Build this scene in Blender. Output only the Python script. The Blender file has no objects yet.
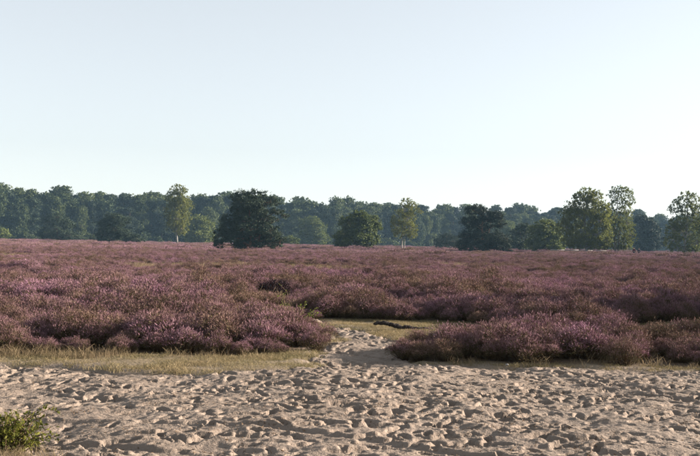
import bpy, math, random
import numpy as np
from mathutils import Matrix, Vector, Euler

R = math.radians
scene = bpy.context.scene
col = scene.collection

# ------------------------------------------------------------------ camera
EYE = 1.6
cam_data = bpy.data.cameras.new('camera')
cam_data.lens = 50.0
cam_data.sensor_width = 36.0
cam_data.clip_start = 0.1
cam_data.clip_end = 9000
cam = bpy.data.objects.new('camera', cam_data)
cam.matrix_world = (Matrix.Translation((0, 0, EYE)) @ Matrix.Rotation(R(90 + 0.884), 4, 'X')
                    @ Matrix.Rotation(R(1.06), 4, 'Z'))
col.objects.link(cam)
scene.camera = cam

# ------------------------------------------------------------------ sky and sun
SUN_EL, SUN_AZ = 13.5, 78.0          # degrees; azimuth clockwise from the view direction
world = bpy.data.worlds.new('World')
scene.world = world
world.use_nodes = True
nt = world.node_tree
bg = nt.nodes['Background']
sky = nt.nodes.new('ShaderNodeTexSky')
sky.sky_type = 'NISHITA'
sky.sun_disc = False
sky.sun_elevation = R(SUN_EL)
sky.sun_rotation = R(SUN_AZ)
sky.altitude = 20
sky.air_density = 1.0
sky.dust_density = 0.4
sky.ozone_density = 2.0
veil = nt.nodes.new('ShaderNodeHueSaturation')      # thin white veil over the whole sky
veil.inputs['Saturation'].default_value = 0.32
nt.links.new(sky.outputs[0], veil.inputs['Color'])
flat = nt.nodes.new('ShaderNodeMix'); flat.data_type = 'RGBA'
flat.inputs[0].default_value = 0.25
flat.inputs[7].default_value = (4.65, 5.1, 5.3, 1)
nt.links.new(veil.outputs[0], flat.inputs[6])
nt.links.new(flat.outputs[2], bg.inputs[0])
bg.inputs[1].default_value = 0.048
sun_data = bpy.data.lights.new('sun', 'SUN')
sun_data.energy = 5.0
sun_data.angle = R(0.5)
sun_data.color = (1.0, 0.87, 0.73)
sun = bpy.data.objects.new('sun', sun_data)
col.objects.link(sun)
d = Vector((math.sin(R(SUN_AZ)) * math.cos(R(SUN_EL)), math.cos(R(SUN_AZ)) * math.cos(R(SUN_EL)), math.sin(R(SUN_EL))))
sun.rotation_euler = d.to_track_quat('Z', 'Y').to_euler()
sun.location = (30, 20, 40)

scene.view_settings.view_transform = 'Standard'
scene.view_settings.look = 'None'
scene.view_settings.gamma = 1
scene.view_settings.exposure = 2.2
scene.view_settings.use_curve_mapping = False
scene.cycles.use_denoising = True
scene.cycles.max_bounces = 6
scene.cycles.diffuse_bounces = 3
scene.cycles.transmission_bounces = 4
scene.cycles.volume_bounces = 0

# ------------------------------------------------------------------ noise and mesh helpers
_tab = np.random.default_rng(7).random((16, 256, 256))
def vnoise(x, y, seed=0):
    t = _tab[seed % 16]
    xi = np.floor(x).astype(int); yi = np.floor(y).astype(int)
    fx = x - xi; fy = y - yi
    fx = fx * fx * (3 - 2 * fx); fy = fy * fy * (3 - 2 * fy)
    a = t[xi & 255, yi & 255]; b = t[(xi + 1) & 255, yi & 255]
    c = t[xi & 255, (yi + 1) & 255]; e = t[(xi + 1) & 255, (yi + 1) & 255]
    return (a * (1 - fx) + b * fx) * (1 - fy) + (c * (1 - fx) + e * fx) * fy
def fbm(x, y, seed=0, octv=4, gain=0.5):
    s = 0; a = 1; n = 0
    for i in range(octv):
        s = s + a * vnoise(x * 2 ** i + 17.3 * i, y * 2 ** i + 9.1 * i, seed + i); n += a; a *= gain
    return s / n

def mesh_np(name, verts, faces, mats=(), mi=None, smooth=False, attrs=None):
    """verts Nx3; faces list of int arrays (F,k)"""
    me = bpy.data.meshes.new(name)
    faces = [np.asarray(f, dtype=np.int32) for f in faces if len(f)]
    nl = sum(f.size for f in faces); nf = sum(len(f) for f in faces)
    me.vertices.add(len(verts)); me.loops.add(nl); me.polygons.add(nf)
    me.vertices.foreach_set('co', np.asarray(verts, dtype=np.float32).ravel())
    me.loops.foreach_set('vertex_index', np.concatenate([f.ravel() for f in faces]))
    tot = np.concatenate([np.full(len(f), f.shape[1], dtype=np.int32) for f in faces])
    st = np.zeros(nf, dtype=np.int32); st[1:] = np.cumsum(tot)[:-1]
    me.polygons.foreach_set('loop_start', st)
    if mi is not None:
        me.polygons.foreach_set('material_index', np.asarray(mi, dtype=np.int32))
    me.polygons.foreach_set('use_smooth', np.full(nf, smooth, dtype=bool))
    for m in mats: me.materials.append(m)
    for k, v in (attrs or {}).items():
        v = np.asarray(v, dtype=np.float32)
        a = me.attributes.new(k, 'FLOAT_VECTOR' if v.ndim == 2 else 'FLOAT', 'POINT')
        a.data.foreach_set('vector' if v.ndim == 2 else 'value', v.ravel())
    me.update(calc_edges=True)
    me.validate()
    return me

class Geo:
    """collects vertices and faces of one mesh"""
    def __init__(s): s.v = []; s.f3 = []; s.f4 = []; s.r = []; s.n = 0
    def add(s, v, f3=None, f4=None, r=None):
        v = np.asarray(v, float).reshape(-1, 3)
        s.v.append(v)
        if f3 is not None: s.f3.append(np.asarray(f3, int).reshape(-1, 3) + s.n)
        if f4 is not None: s.f4.append(np.asarray(f4, int).reshape(-1, 4) + s.n)
        s.r.append(np.full(len(v), 0.5) if r is None else np.asarray(r, float))
        s.n += len(v)
    def tube(s, pts, rad, k=6, cap=True):
        pts = np.asarray(pts, float); n = len(pts)
        t = np.gradient(pts, axis=0)
        t /= np.linalg.norm(t, axis=1)[:, None] + 1e-9
        ref = np.array([0.0, 0, 1]) if abs(t[:, 2].mean()) < 0.8 else np.array([1.0, 0, 0])
        u = np.cross(t, ref); u /= np.linalg.norm(u, axis=1)[:, None] + 1e-9
        w = np.cross(t, u)
        an = np.arange(k) / k * 2 * math.pi
        rad = np.asarray(rad, float)
        if rad.ndim == 1: rad = np.repeat(rad[:, None], k, 1)
        ring = pts[:, None] + rad[:, :, None] * (np.cos(an)[None, :, None] * u[:, None] + np.sin(an)[None, :, None] * w[:, None])
        i, j = np.meshgrid(np.arange(n - 1), np.arange(k), indexing='ij')
        a = i * k + j; b = i * k + (j + 1) % k
        f4 = np.stack([a, b, b + k, a + k], -1).reshape(-1, 4)
        v = ring.reshape(-1, 3); f3 = []
        if cap:
            v = np.vstack([v, pts[:1], pts[-1:]])
            c0 = n * k; c1 = c0 + 1
            for q in range(k):
                f3.append((c0, (q + 1) % k, q)); f3.append((c1, (n - 1) * k + q, (n - 1) * k + (q + 1) % k))
        s.add(v, f3 if cap else None, f4)
    def mesh(s, name, mats, smooth=False, mi=None):
        f3 = np.concatenate(s.f3) if s.f3 else np.zeros((0, 3), int)
        f4 = np.concatenate(s.f4) if s.f4 else np.zeros((0, 4), int)
        return mesh_np(name, np.concatenate(s.v), [f3, f4], mats, mi, smooth, {'rnd': np.concatenate(s.r)})

def link(name, me, parent=None, loc=None):
    o = bpy.data.objects.new(name, me)
    col.objects.link(o)
    if loc is not None: o.location = loc
    if parent is not None: o.parent = parent
    return o
def tag(o, label=None, cat=None, group=None, kind=None):
    for k, v in (('label', label), ('category', cat), ('group', group), ('kind', kind)):
        if v: o[k] = v
    return o
def root(name, loc, label, cat, group=None, rz=0.0, sc=1.0):
    o = bpy.data.objects.new(name, None)
    o.empty_display_size = 0.2
    col.objects.link(o)
    o.location = loc; o.rotation_euler = (0, 0, rz)
    o.scale = (sc, sc, sc) if not hasattr(sc, '__len__') else sc
    return tag(o, label, cat, group)

# ------------------------------------------------------------------ material helpers
class NT:
    def __init__(s, name):
        s.m = bpy.data.materials.new(name); s.m.use_nodes = True
        s.t = s.m.node_tree; s.t.nodes.clear()
        s.out = s.n('ShaderNodeOutputMaterial')
    def n(s, typ, **kw):
        x = s.t.nodes.new(typ)
        for k, v in kw.items(): setattr(x, k, v)
        return x
    def l(s, a, b): s.t.links.new(a, b)
    def pos(s): return s.n('ShaderNodeNewGeometry').outputs['Position']
    def noise(s, scale, detail=4, rough=0.55, vec=None):
        x = s.n('ShaderNodeTexNoise')
        x.inputs['Scale'].default_value = scale; x.inputs['Detail'].default_value = detail
        x.inputs['Roughness'].default_value = rough
        s.l(vec if vec is not None else s.pos(), x.inputs['Vector'])
        return x.outputs['Fac']
    def ramp(s, fac, stops):
        x = s.n('ShaderNodeValToRGB'); e = x.color_ramp.elements
        while len(e) < len(stops): e.new(0.5)
        for q, (p, c) in zip(e, stops):
            q.position = p; q.color = (*c, 1) if len(c) == 3 else c
        s.l(fac, x.inputs[0]); return x.outputs[0]
    def mix(s, fac, a, b, mode='MIX'):
        x = s.n('ShaderNodeMix', data_type='RGBA', blend_type=mode)
        if isinstance(fac, (int, float)): x.inputs[0].default_value = fac
        else: s.l(fac, x.inputs[0])
        for q, v in ((6, a), (7, b)):
            if isinstance(v, tuple): x.inputs[q].default_value = (*v, 1)
            else: s.l(v, x.inputs[q])
        return x.outputs[2]
    def math(s, op, a, b=0.5, c=None):
        x = s.n('ShaderNodeMath', operation=op)
        for q, v in enumerate((a, b, c)):
            if v is None: continue
            if isinstance(v, (int, float)): x.inputs[q].default_value = v
            else: s.l(v, x.inputs[q])
        return x.outputs[0]
    def attr(s, name):
        x = s.n('ShaderNodeAttribute'); x.attribute_name = name; return x.outputs['Fac']
    def orand(s): return s.n('ShaderNodeObjectInfo').outputs['Random']
    def bump(s, h, strength, dist):
        x = s.n('ShaderNodeBump'); x.inputs['Strength'].default_value = strength
        x.inputs['Distance'].default_value = dist; s.l(h, x.inputs['Height']); return x.outputs['Normal']
    def principled(s, color, rough=0.9, normal=None, spec=0.2, trans=None, tcol=None):
        p = s.n('ShaderNodeBsdfPrincipled')
        if isinstance(color, tuple): p.inputs['Base Color'].default_value = (*color, 1)
        else: s.l(color, p.inputs['Base Color'])
        p.inputs['Roughness'].default_value = rough
        p.inputs['Specular IOR Level'].default_value = spec
        if normal is not None: s.l(normal, p.inputs['Normal'])
        o = p.outputs[0]
        if trans:
            tr = s.n('ShaderNodeBsdfTranslucent')
            c = tcol if tcol is not None else color
            if isinstance(c, tuple): tr.inputs[0].default_value = (*c, 1)
            else: s.l(c, tr.inputs[0])
            mx = s.n('ShaderNodeMixShader'); mx.inputs[0].default_value = trans
            s.l(o, mx.inputs[1]); s.l(tr.outputs[0], mx.inputs[2]); o = mx.outputs[0]
        s.l(o, s.out.inputs['Surface'])
        return s.m

def leaf_mat(name, dark, light, trans=0.3, odd=None):
    k = NT(name)
    f = k.math('ADD', k.math('MULTIPLY', k.attr('rnd'), 0.55), k.math('MULTIPLY', k.orand(), 0.45))
    stops = [(0.1, dark), (0.85, light)]
    if odd: stops.append((0.97, odd))
    return k.principled(k.ramp(f, stops), 0.7, spec=0.15, trans=trans)
def bark_mat(name, a, b, scale=6, stretch=None):
    k = NT(name)
    n = k.noise(scale, 5, 0.65)
    return k.principled(k.ramp(n, [(0.3, a), (0.7, b)]), 0.95, k.bump(n, 0.6, 0.03), spec=0.1)

def mat_sand():
    k = NT('sand')
    big = k.noise(0.9, 4); mid = k.noise(7, 4); fine = k.noise(60, 3)
    c = k.ramp(big, [(0.3, (0.165, 0.132, 0.109)), (0.7, (0.215, 0.174, 0.145))])
    c = k.mix(k.math('MULTIPLY', mid, 0.35), c, (0.14, 0.107, 0.083))
    grit = k.ramp(k.noise(38, 2, 0.5), [(0.57, (0, 0, 0)), (0.67, (1, 1, 1))])
    litter = k.ramp(k.noise(1.6, 3), [(0.45, (0, 0, 0)), (0.62, (1, 1, 1))])
    c = k.mix(k.math('MULTIPLY', k.math('MULTIPLY', grit, litter), 0.8), c, (0.075, 0.05, 0.035))
    h = k.math('ADD', k.math('MULTIPLY', k.noise(22, 4, 0.6), 1.0), k.math('MULTIPLY', fine, 0.35))
    return k.principled(c, 0.95, k.bump(h, 0.9, 0.018), spec=0.1)
def mat_ground():
    k = NT('heath_soil')
    n = k.noise(2.5, 5); g = k.noise(0.5, 4)
    soil = k.ramp(n, [(0.3, (0.06, 0.042, 0.03)), (0.7, (0.12, 0.085, 0.055))])
    turf = k.ramp(k.noise(9, 5), [(0.3, (0.105, 0.085, 0.05)), (0.55, (0.175, 0.137, 0.086)), (0.75, (0.19, 0.15, 0.117))])
    c = k.mix(k.attr('turf'), soil, turf)
    c = k.mix(k.attr('sandy'), c, (0.185, 0.148, 0.12))
    return k.principled(c, 0.95, k.bump(k.noise(25, 4), 0.7, 0.03), spec=0.1)
def mat_heather_flower():
    k = NT('heather_flower')
    f = k.math('ADD', k.math('MULTIPLY', k.attr('rnd'), 0.75), k.math('MULTIPLY', k.orand(), 0.25))
    pink = k.ramp(f, [(0.05, (0.15, 0.082, 0.105)), (0.40, (0.27, 0.145, 0.20)), (0.75, (0.41, 0.235, 0.325)), (0.97, (0.58, 0.40, 0.49))])
    faded = k.ramp(f, [(0.05, (0.095, 0.058, 0.04)), (0.5, (0.165, 0.105, 0.078)), (0.97, (0.24, 0.175, 0.10))])
    w = k.ramp(k.math('ADD', k.math('MULTIPLY', k.noise(0.22, 3), 0.7), k.math('MULTIPLY', k.noise(1.3, 3), 0.3)),
               [(0.38, (0.08, 0.08, 0.08)), (0.60, (0.9, 0.9, 0.9))])
    c = k.mix(w, pink, faded)
    c = k.mix(k.math('MULTIPLY', k.math('GREATER_THAN', k.orand(), 0.82), 0.65), c, faded)
    return k.principled(c, 0.85, spec=0.1, trans=0.35)
def mat_heather_stem():
    k = NT('heather_stem')
    c = k.ramp(k.attr('rnd'), [(0.1, (0.038, 0.026, 0.018)), (0.5, (0.085, 0.062, 0.036)), (0.8, (0.105, 0.092, 0.042)), (1.0, (0.19, 0.145, 0.08))])
    return k.principled(c, 0.9, spec=0.1, trans=0.12)
def mat_grass(name, dry, green, bias=(0.35, 0.65)):
    k = NT(name)
    f = k.math('ADD', k.math('MULTIPLY', k.noise(0.8, 3), 0.7), k.math('MULTIPLY', k.attr('rnd'), 0.3))
    c = k.ramp(f, [(bias[0], green), (bias[1], dry)])
    return k.principled(c, 0.8, spec=0.15, trans=0.35)

M = dict(
    sand=mat_sand(), ground=mat_ground(), flower=mat_heather_flower(), stem=mat_heather_stem(),
    turf=mat_grass('turf_grass', (0.235, 0.182, 0.105), (0.125, 0.112, 0.055)),
    straw=mat_grass('straw_grass', (0.21, 0.158, 0.098), (0.14, 0.112, 0.062), (0.3, 0.6)),
    bush=leaf_mat('bush_leaf', (0.04, 0.05, 0.012), (0.21, 0.205, 0.035), 0.55, (0.45, 0.22, 0.03)),
    sapling=leaf_mat('sapling_leaf', (0.05, 0.065, 0.016), (0.17, 0.2, 0.04), 0.35),
    twig=bark_mat('twig_bark', (0.07, 0.045, 0.03), (0.16, 0.11, 0.07), 40),
    log=bark_mat('charred_bark', (0.012, 0.010, 0.010), (0.06, 0.05, 0.045), 26),
    pine=leaf_mat('pine_needles', (0.010, 0.020, 0.014), (0.034, 0.050, 0.027), 0.12),
    pine_bark=bark_mat('pine_bark', (0.06, 0.038, 0.026), (0.15, 0.085, 0.052)),
    birch=leaf_mat('birch_leaf', (0.055, 0.073, 0.019), (0.19, 0.20, 0.05), 0.42),
    birch_y=leaf_mat('birch_leaf_turning', (0.06, 0.075, 0.02), (0.175, 0.18, 0.045), 0.4),
    birch_bark=bark_mat('birch_bark', (0.06, 0.055, 0.05), (0.27, 0.255, 0.235), 2.2),
    oak=leaf_mat('oak_leaf', (0.03, 0.048, 0.014), (0.115, 0.135, 0.034), 0.3),
    oak_bark=bark_mat('oak_bark', (0.06, 0.048, 0.036), (0.14, 0.11, 0.085)),
    wood_leaf=leaf_mat('wood_leaf', (0.014, 0.027, 0.014), (0.078, 0.097, 0.034), 0.28),
    rail=bark_mat('weathered_wood', (0.14, 0.137, 0.13), (0.30, 0.29, 0.275), 3),
)

# ------------------------------------------------------------------ terrain functions (metres; camera stands at 0,0)
def base(x, y):
    dd = np.hypot(x, y)
    near = (fbm(x * 0.35, y * 0.35, 1, 3) - 0.5) * 0.10
    far = (fbm(x * 0.02, y * 0.02, 4, 3) - 0.5) * 0.5
    w = np.clip((dd - 30) / 80, 0, 1)
    return near * (1 - w) + far * w
EDGE_X = np.array([-60, -12, -4.5, -3.1, -1.84, -0.92, -0.39, 0.2, 0.98, 1.25, 2.33, 4.7, 12, 60])
EDGE_Y = np.array([12.6, 12.5, 12.4, 12.2, 11.95, 12.0, 12.6, 13.0, 13.2, 13.0, 12.9, 13.05, 13.2, 13.4])
PATH = [(0.25, 12.3, 0.85), (0.2, 14.4, 0.72), (0.33, 16.4, 0.58), (-0.15, 18.0, 0.28), (-0.5, 19.3, 0.17), (-1.0, 21.5, 0.1)]
def seg_dist(x, y, pts):
    best = np.full(np.shape(x), -1e9)
    for (x0, y0, w0), (x1, y1, w1) in zip(pts[:-1], pts[1:]):
        t = np.clip(((x - x0) * (x1 - x0) + (y - y0) * (y1 - y0)) / ((x1 - x0) ** 2 + (y1 - y0) ** 2), 0, 1)
        dd = np.hypot(x - (x0 + t * (x1 - x0)), y - (y0 + t * (y1 - y0)))
        best = np.maximum(best, w0 + (w1 - w0) * t - dd)
    return best
def sandness(x, y):
    j = (fbm(x * 1.1, y * 1.1, 2, 3) - 0.5) * 0.5 + (fbm(x * 5, y * 5, 9, 3) - 0.5) * 0.35
    s = np.maximum(np.interp(x, EDGE_X, EDGE_Y) - y, seg_dist(x, y, PATH))
    return np.where(y < 11, np.maximum(s, 1), s + j)
def poly_in(x, y, poly):
    r = np.zeros(np.shape(x), bool); n = len(poly)
    for i in range(n):
        x0, y0 = poly[i]; x1, y1 = poly[(i + 1) % n]
        c = ((y0 > y) != (y1 > y)) & (x < (x1 - x0) * (y - y0) / (y1 - y0 + 1e-12) + x0)
        r ^= c
    return r
LEFT_HEATH = [(-60, 13.6), (-4.6, 13.5), (-2.7, 13.45), (-1.65, 13.55), (-0.95, 14.1), (-0.45, 14.6), (-0.35, 15.6),
              (-0.75, 17.3), (-0.95, 18.6), (-1.1, 20.6), (-60, 20.6)]
RIGHT_HEATH = [(0.7, 13.9), (1.05, 13.4), (2.4, 13.2), (4.8, 13.3), (12, 13.5), (60, 13.7), (60, 16.6), (9, 16.4), (3.2, 16.5), (1.7, 16.0), (1.15, 15.0)]
BACK_X = np.array([-60, -1.2, 0, 2.2, 3.0, 4.8, 6.0, 8, 14, 60]); BACK_Y = np.array([20.4, 20.4, 20.5, 20.3, 18.6, 18.4, 20.6, 22.0, 22.8, 23])
def heathland(x, y):
    jx = x + (fbm(x * 1.3, y * 1.3, 5, 3) - 0.5) * 0.3; jy = y + (fbm(x * 1.3 + 40, y * 1.3, 6, 3) - 0.5) * 0.3
    return poly_in(jx, jy, LEFT_HEATH) | poly_in(jx, jy, RIGHT_HEATH) | (jy > np.interp(jx, BACK_X, BACK_Y))

def axis_pts(lo, hi, step, far_lo, far_hi, g=1.22):
    a = list(np.arange(lo, hi, step))
    s = step; v = a[-1]
    while v < far_hi: s *= g; v += s; a.append(v)
    s = step; v = lo; b = []
    while v > far_lo: s *= g; v -= s; b.append(v)
    return np.array(b[::-1] + a)
def grid_faces(nx, ny):
    i, j = np.meshgrid(np.arange(nx - 1), np.arange(ny - 1), indexing='ij')
    a = (i * ny + j).ravel()
    return np.stack([a, a + ny, a + ny + 1, a + 1], -1)

# ------------------------------------------------------------------ ground sheet
gx = axis_pts(-14, 14, 0.16, -2600, 2600); gy = axis_pts(9, 30, 0.14, -2600, 2600)
X, Y = np.meshgrid(gx, gy, indexing='ij')
S = sandness(X, Y)
Z = base(X, Y) - np.clip(S + 0.05, 0, 0.45) * 0.55 + (fbm(X * 3, Y * 3, 8, 3) - 0.5) * 0.05 * (np.hypot(X, Y) < 60)
turf = np.where(heathland(X, Y), 0.0, 1.0) * (Y < 24) + (fbm(X * 0.15, Y * 0.15, 9, 3) > 0.62) * (Y >= 24) * 0.6
me = mesh_np('ground', np.stack([X, Y, Z], -1).reshape(-1, 3), [grid_faces(len(gx), len(gy))], [M['ground']], smooth=True,
             attrs={'turf': np.clip(turf, 0, 1).ravel(), 'sandy': (np.clip(1.15 + S / 0.5, 0, 1) * np.clip(2.6 * fbm(X * 2.2, Y * 2.2, 6, 3) - 0.5, 0, 1) * (Y < 22)).ravel()})
tag(link('ground', me), 'brown heath soil and dry turf under the heather', 'ground', kind='structure')

# ------------------------------------------------------------------ trampled sand track with foot path
rng = np.random.default_rng(11)
sx = axis_pts(-5.6, 5.6, 0.0165, -60, 60, 1.25)
sy = np.concatenate([axis_pts(6.6, 14.0, 0.02, -14, 14.05, 1.25)[:-1], np.arange(14.03, 21.5, 0.022)])
X, Y = np.meshgrid(sx, sy, indexing='ij')
S = sandness(X, Y)
H = (fbm(X * 5.0, Y * 7.0, 10, 3) - 0.5) * 0.036
crumb = (fbm(X * 16, Y * 19, 5, 3, 0.65) - 0.5) * 0.024
def stamp(cx, cy, L, W, ang, dep, rim):
    rr = max(L, W) * 1.9
    i0, i1 = np.searchsorted(sx, (cx - rr, cx + rr)); j0, j1 = np.searchsorted(sy, (cy - rr, cy + rr))
    if i1 - i0 < 3 or j1 - j0 < 3: return
    x = sx[i0:i1, None] - cx; y = sy[None, j0:j1] - cy
    u = x * math.cos(ang) + y * math.sin(ang); v = -x * math.sin(ang) + y * math.cos(ang)
    u = u + 0.25 * W * np.sin(v / W * 2.0 + cx * 9)
    waist = 1 - 0.25 * np.exp(-(u / (0.25 * L)) ** 2)
    q = np.sqrt((u / (L * 0.5)) ** 2 + (v / (W * 0.5 * waist)) ** 2)
    tilt = 1 + 0.5 * u / L
    w = np.clip((1.08 - q) / 0.3, 0, 1); w = w * w * (3 - 2 * w)
    r_ = rim * np.exp(-((q - 1.25) / 0.25) ** 2) * (0.6 + 0.6 * np.sin(2.2 * np.arctan2(v, u) + cx * 31))
    old = H[i0:i1, j0:j1]
    H[i0:i1, j0:j1] = old * (1 - 0.85 * w) - dep * tilt * w + r_ * (old > -0.012)
for _ in range(4200):
    px, py = rng.uniform(-6.5, 6.5), rng.uniform(5.8, 13.4)
    if rng.random() > 0.25 + 1.1 * float(np.clip(2.6 * vnoise(np.array(px * 0.8), np.array(py * 0.9), 14) - 0.6, 0, 1)): continue
    a = rng.normal(0, 0.5) + (math.pi if rng.random() < .5 else 0)
    if rng.random() < 0.35: a = rng.uniform(0, 6.28)
    if rng.random() < 0.6:
        k = rng.uniform(0.7, 1.1)
        stamp(px, py, 0.24 * k, 0.105 * k, a, rng.uniform(0.022, 0.058), rng.uniform(0.002, 0.010))
    else:
        k = rng.uniform(0.06, 0.15)
        stamp(px, py, k, k * rng.uniform(0.8, 1.1), a, rng.uniform(0.018, 0.05), rng.uniform(0.002, 0.010))
for _ in range(260):
    t = rng.random(); py = 12.5 + 7.5 * t
    cx = np.interp(py, [p[1] for p in PATH], [p[0] for p in PATH]); w = np.interp(py, [p[1] for p in PATH], [p[2] for p in PATH])
    stamp(cx + rng.uniform(-w, w), py, rng.uniform(0.2, 0.28), 0.11, math.pi / 2 + rng.normal(0, 0.5), rng.uniform(0.012, 0.03), rng.uniform(0.001, 0.006))
# wheel tracks pressed into the sand: a smooth shallow trough with a low rim
def rut(pts, w, dep):
    global H
    q = -seg_dist(X, Y, [(a, b, 0) for a, b in pts]) / w
    k = np.clip(1.35 - q, 0, 0.5) * 2
    H = H * (1 - 0.75 * k) - dep * np.clip((1.15 - q) / 0.3, 0, 1) + 0.010 * np.exp(-((q - 1.5) / 0.35) ** 2)
big = (fbm(X * 1.1, Y * 1.1, 3, 3) - 0.5) * 0.12
H = (H + crumb) * np.clip(1.0 - (Y - 12.9) * 0.5, 0.75, 1.0) * np.clip(0.8 + (Y - 7) * 0.12, 0.7, 1.0) + big
rut([(-5.5, 8.75), (-2.2, 8.7), (-0.95, 8.55), (0.1, 8.05), (0.6, 7.7), (1.6, 7.0), (3, 5.6)], 0.08, 0.026)
rut([(-4.5, 7.75), (-2.3, 7.7), (-1.3, 7.45), (-0.4, 7.0), (0.6, 6.2)], 0.075, 0.022)
rut([(-4.3, 10.2), (-3.75, 11.0), (-3.2, 11.9)], 0.07, 0.03)
Z = base(X, Y) + H - np.clip(0.12 - S, 0, 0.5) * 0.55 - 0.01
keep = (S > -0.5)
idx = grid_faces(len(sx), len(sy))
kf = keep.ravel()[idx].any(1)
idx = idx[kf]
used = np.zeros(X.size, bool); used[idx.ravel()] = True
remap = np.cumsum(used) - 1
me = mesh_np('sand_track', np.stack([X, Y, Z], -1).reshape(-1, 3)[used], [remap[idx]], [M['sand']], smooth=True)
tag(link('sand_track', me), 'pale trampled sand track with footprints and wheel ruts', 'sand', kind='structure')
def sand_z(x, y):
    i = np.clip(np.searchsorted(sx, x), 0, len(sx) - 1); j = np.clip(np.searchsorted(sy, y), 0, len(sy) - 1)
    return Z[i, j]
def floor_z(x, y):
    x = np.asarray(x, float); y = np.asarray(y, float)
    b = base(x, y)
    return np.where(sandness(x, y) > 0.1, sand_z(x, y), b)

# ------------------------------------------------------------------ instanced ground cover helper (geometry nodes, only for "stuff")
def scatter(name, pts, rot, scl, idx, sources, label, cat):
    me = mesh_np(name, pts, [], attrs=None) if False else bpy.data.meshes.new(name)
    me.vertices.add(len(pts)); me.vertices.foreach_set('co', np.asarray(pts, dtype=np.float32).ravel())
    for k, v in (('rot', rot), ('scl', scl)):
        a = me.attributes.new(k, 'FLOAT_VECTOR', 'POINT'); a.data.foreach_set('vector', np.asarray(v, dtype=np.float32).ravel())
    a = me.attributes.new('idx', 'INT', 'POINT'); a.data.foreach_set('value', np.asarray(idx, dtype=np.int32))
    o = link(name, me)
    g = bpy.data.node_groups.new(name + '_scatter', 'GeometryNodeTree')
    g.interface.new_socket('Geometry', in_out='INPUT', socket_type='NodeSocketGeometry')
    g.interface.new_socket('Geometry', in_out='OUTPUT', socket_type='NodeSocketGeometry')
    gi = g.nodes.new('NodeGroupInput'); go = g.nodes.new('NodeGroupOutput'); jn = g.nodes.new('GeometryNodeJoinGeometry')
    def na(n, t):
        x = g.nodes.new('GeometryNodeInputNamedAttribute'); x.data_type = t; x.inputs[0].default_value = n
        return next(s for s in x.outputs if s.enabled and s.name == 'Attribute')
    r, s_, ix = na('rot', 'FLOAT_VECTOR'), na('scl', 'FLOAT_VECTOR'), na('idx', 'INT')
    for q, src in enumerate(sources):
        so = bpy.data.objects.new(name + '_clump', src)       # never linked: only the source of the scatter
        oi = g.nodes.new('GeometryNodeObjectInfo'); oi.inputs['Object'].default_value = so
        oi.inputs['As Instance'].default_value = True
        cmp_ = g.nodes.new('FunctionNodeCompare'); cmp_.data_type = 'INT'; cmp_.operation = 'EQUAL'
        ins = [s for s in cmp_.inputs if s.enabled and s.type == 'INT']
        g.links.new(ix, ins[0]); ins[1].default_value = q
        ip = g.nodes.new('GeometryNodeInstanceOnPoints')
        g.links.new(gi.outputs[0], ip.inputs['Points']); g.links.new(cmp_.outputs[0], ip.inputs['Selection'])
        g.links.new(oi.outputs['Geometry'], ip.inputs['Instance'])
        g.links.new(r, ip.inputs['Rotation']); g.links.new(s_, ip.inputs['Scale'])
        g.links.new(ip.outputs[0], jn.inputs[0])
    g.links.new(jn.outputs[0], go.inputs[0])
    md = o.modifiers.new('scatter', 'NODES'); md.node_group = g
    return tag(o, label, cat, kind='stuff')

# ------------------------------------------------------------------ heather
def spindles(p0, dirv, ln, wd, r):
    """N three-sided spindles from p0 along dirv"""
    n = len(p0); dirv = dirv / np.linalg.norm(dirv, axis=1)[:, None]
    a = np.cross(dirv, rng.normal(size=(n, 3))); a /= np.linalg.norm(a, axis=1)[:, None]
    b = np.cross(dirv, a)
    mid = p0 + dirv * (ln * 0.4)[:, None]
    v = [p0]
    for t in (0, 2.094, 4.189): v.append(mid + (a * math.cos(t) + b * math.sin(t)) * wd[:, None])
    v.append(p0 + dirv * ln[:, None])
    V = np.stack(v, 1).reshape(-1, 3)
    f = np.array([(0, 2, 1), (0, 3, 2), (0, 1, 3), (4, 1, 2), (4, 2, 3), (4, 3, 1)])
    F = (np.arange(n)[:, None, None] * 5 + f[None]).reshape(-1, 3)
    return V, F, np.repeat(r, 5)
def ribbons(p, wd, r):
    """p: (N,k,3) polylines -> flat ribbons"""
    n, k, _ = p.shape
    t = p[:, -1] - p[:, 0]
    a = np.cross(t, rng.normal(size=(n, 3))); a /= np.linalg.norm(a, axis=1)[:, None] + 1e-9
    w = wd[:, None, None] * np.linspace(1, 0.35, k)[None, :, None]
    V = np.stack([p - a[:, None] * w, p + a[:, None] * w], 2).reshape(-1, 3)
    f = np.array([(2 * i, 2 * i + 1, 2 * i + 3, 2 * i + 2) for i in range(k - 1)])
    F = (np.arange(n)[:, None, None] * 2 * k + f[None]).reshape(-1, 4)
    return V, F, np.repeat(r, 2 * k)
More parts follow.
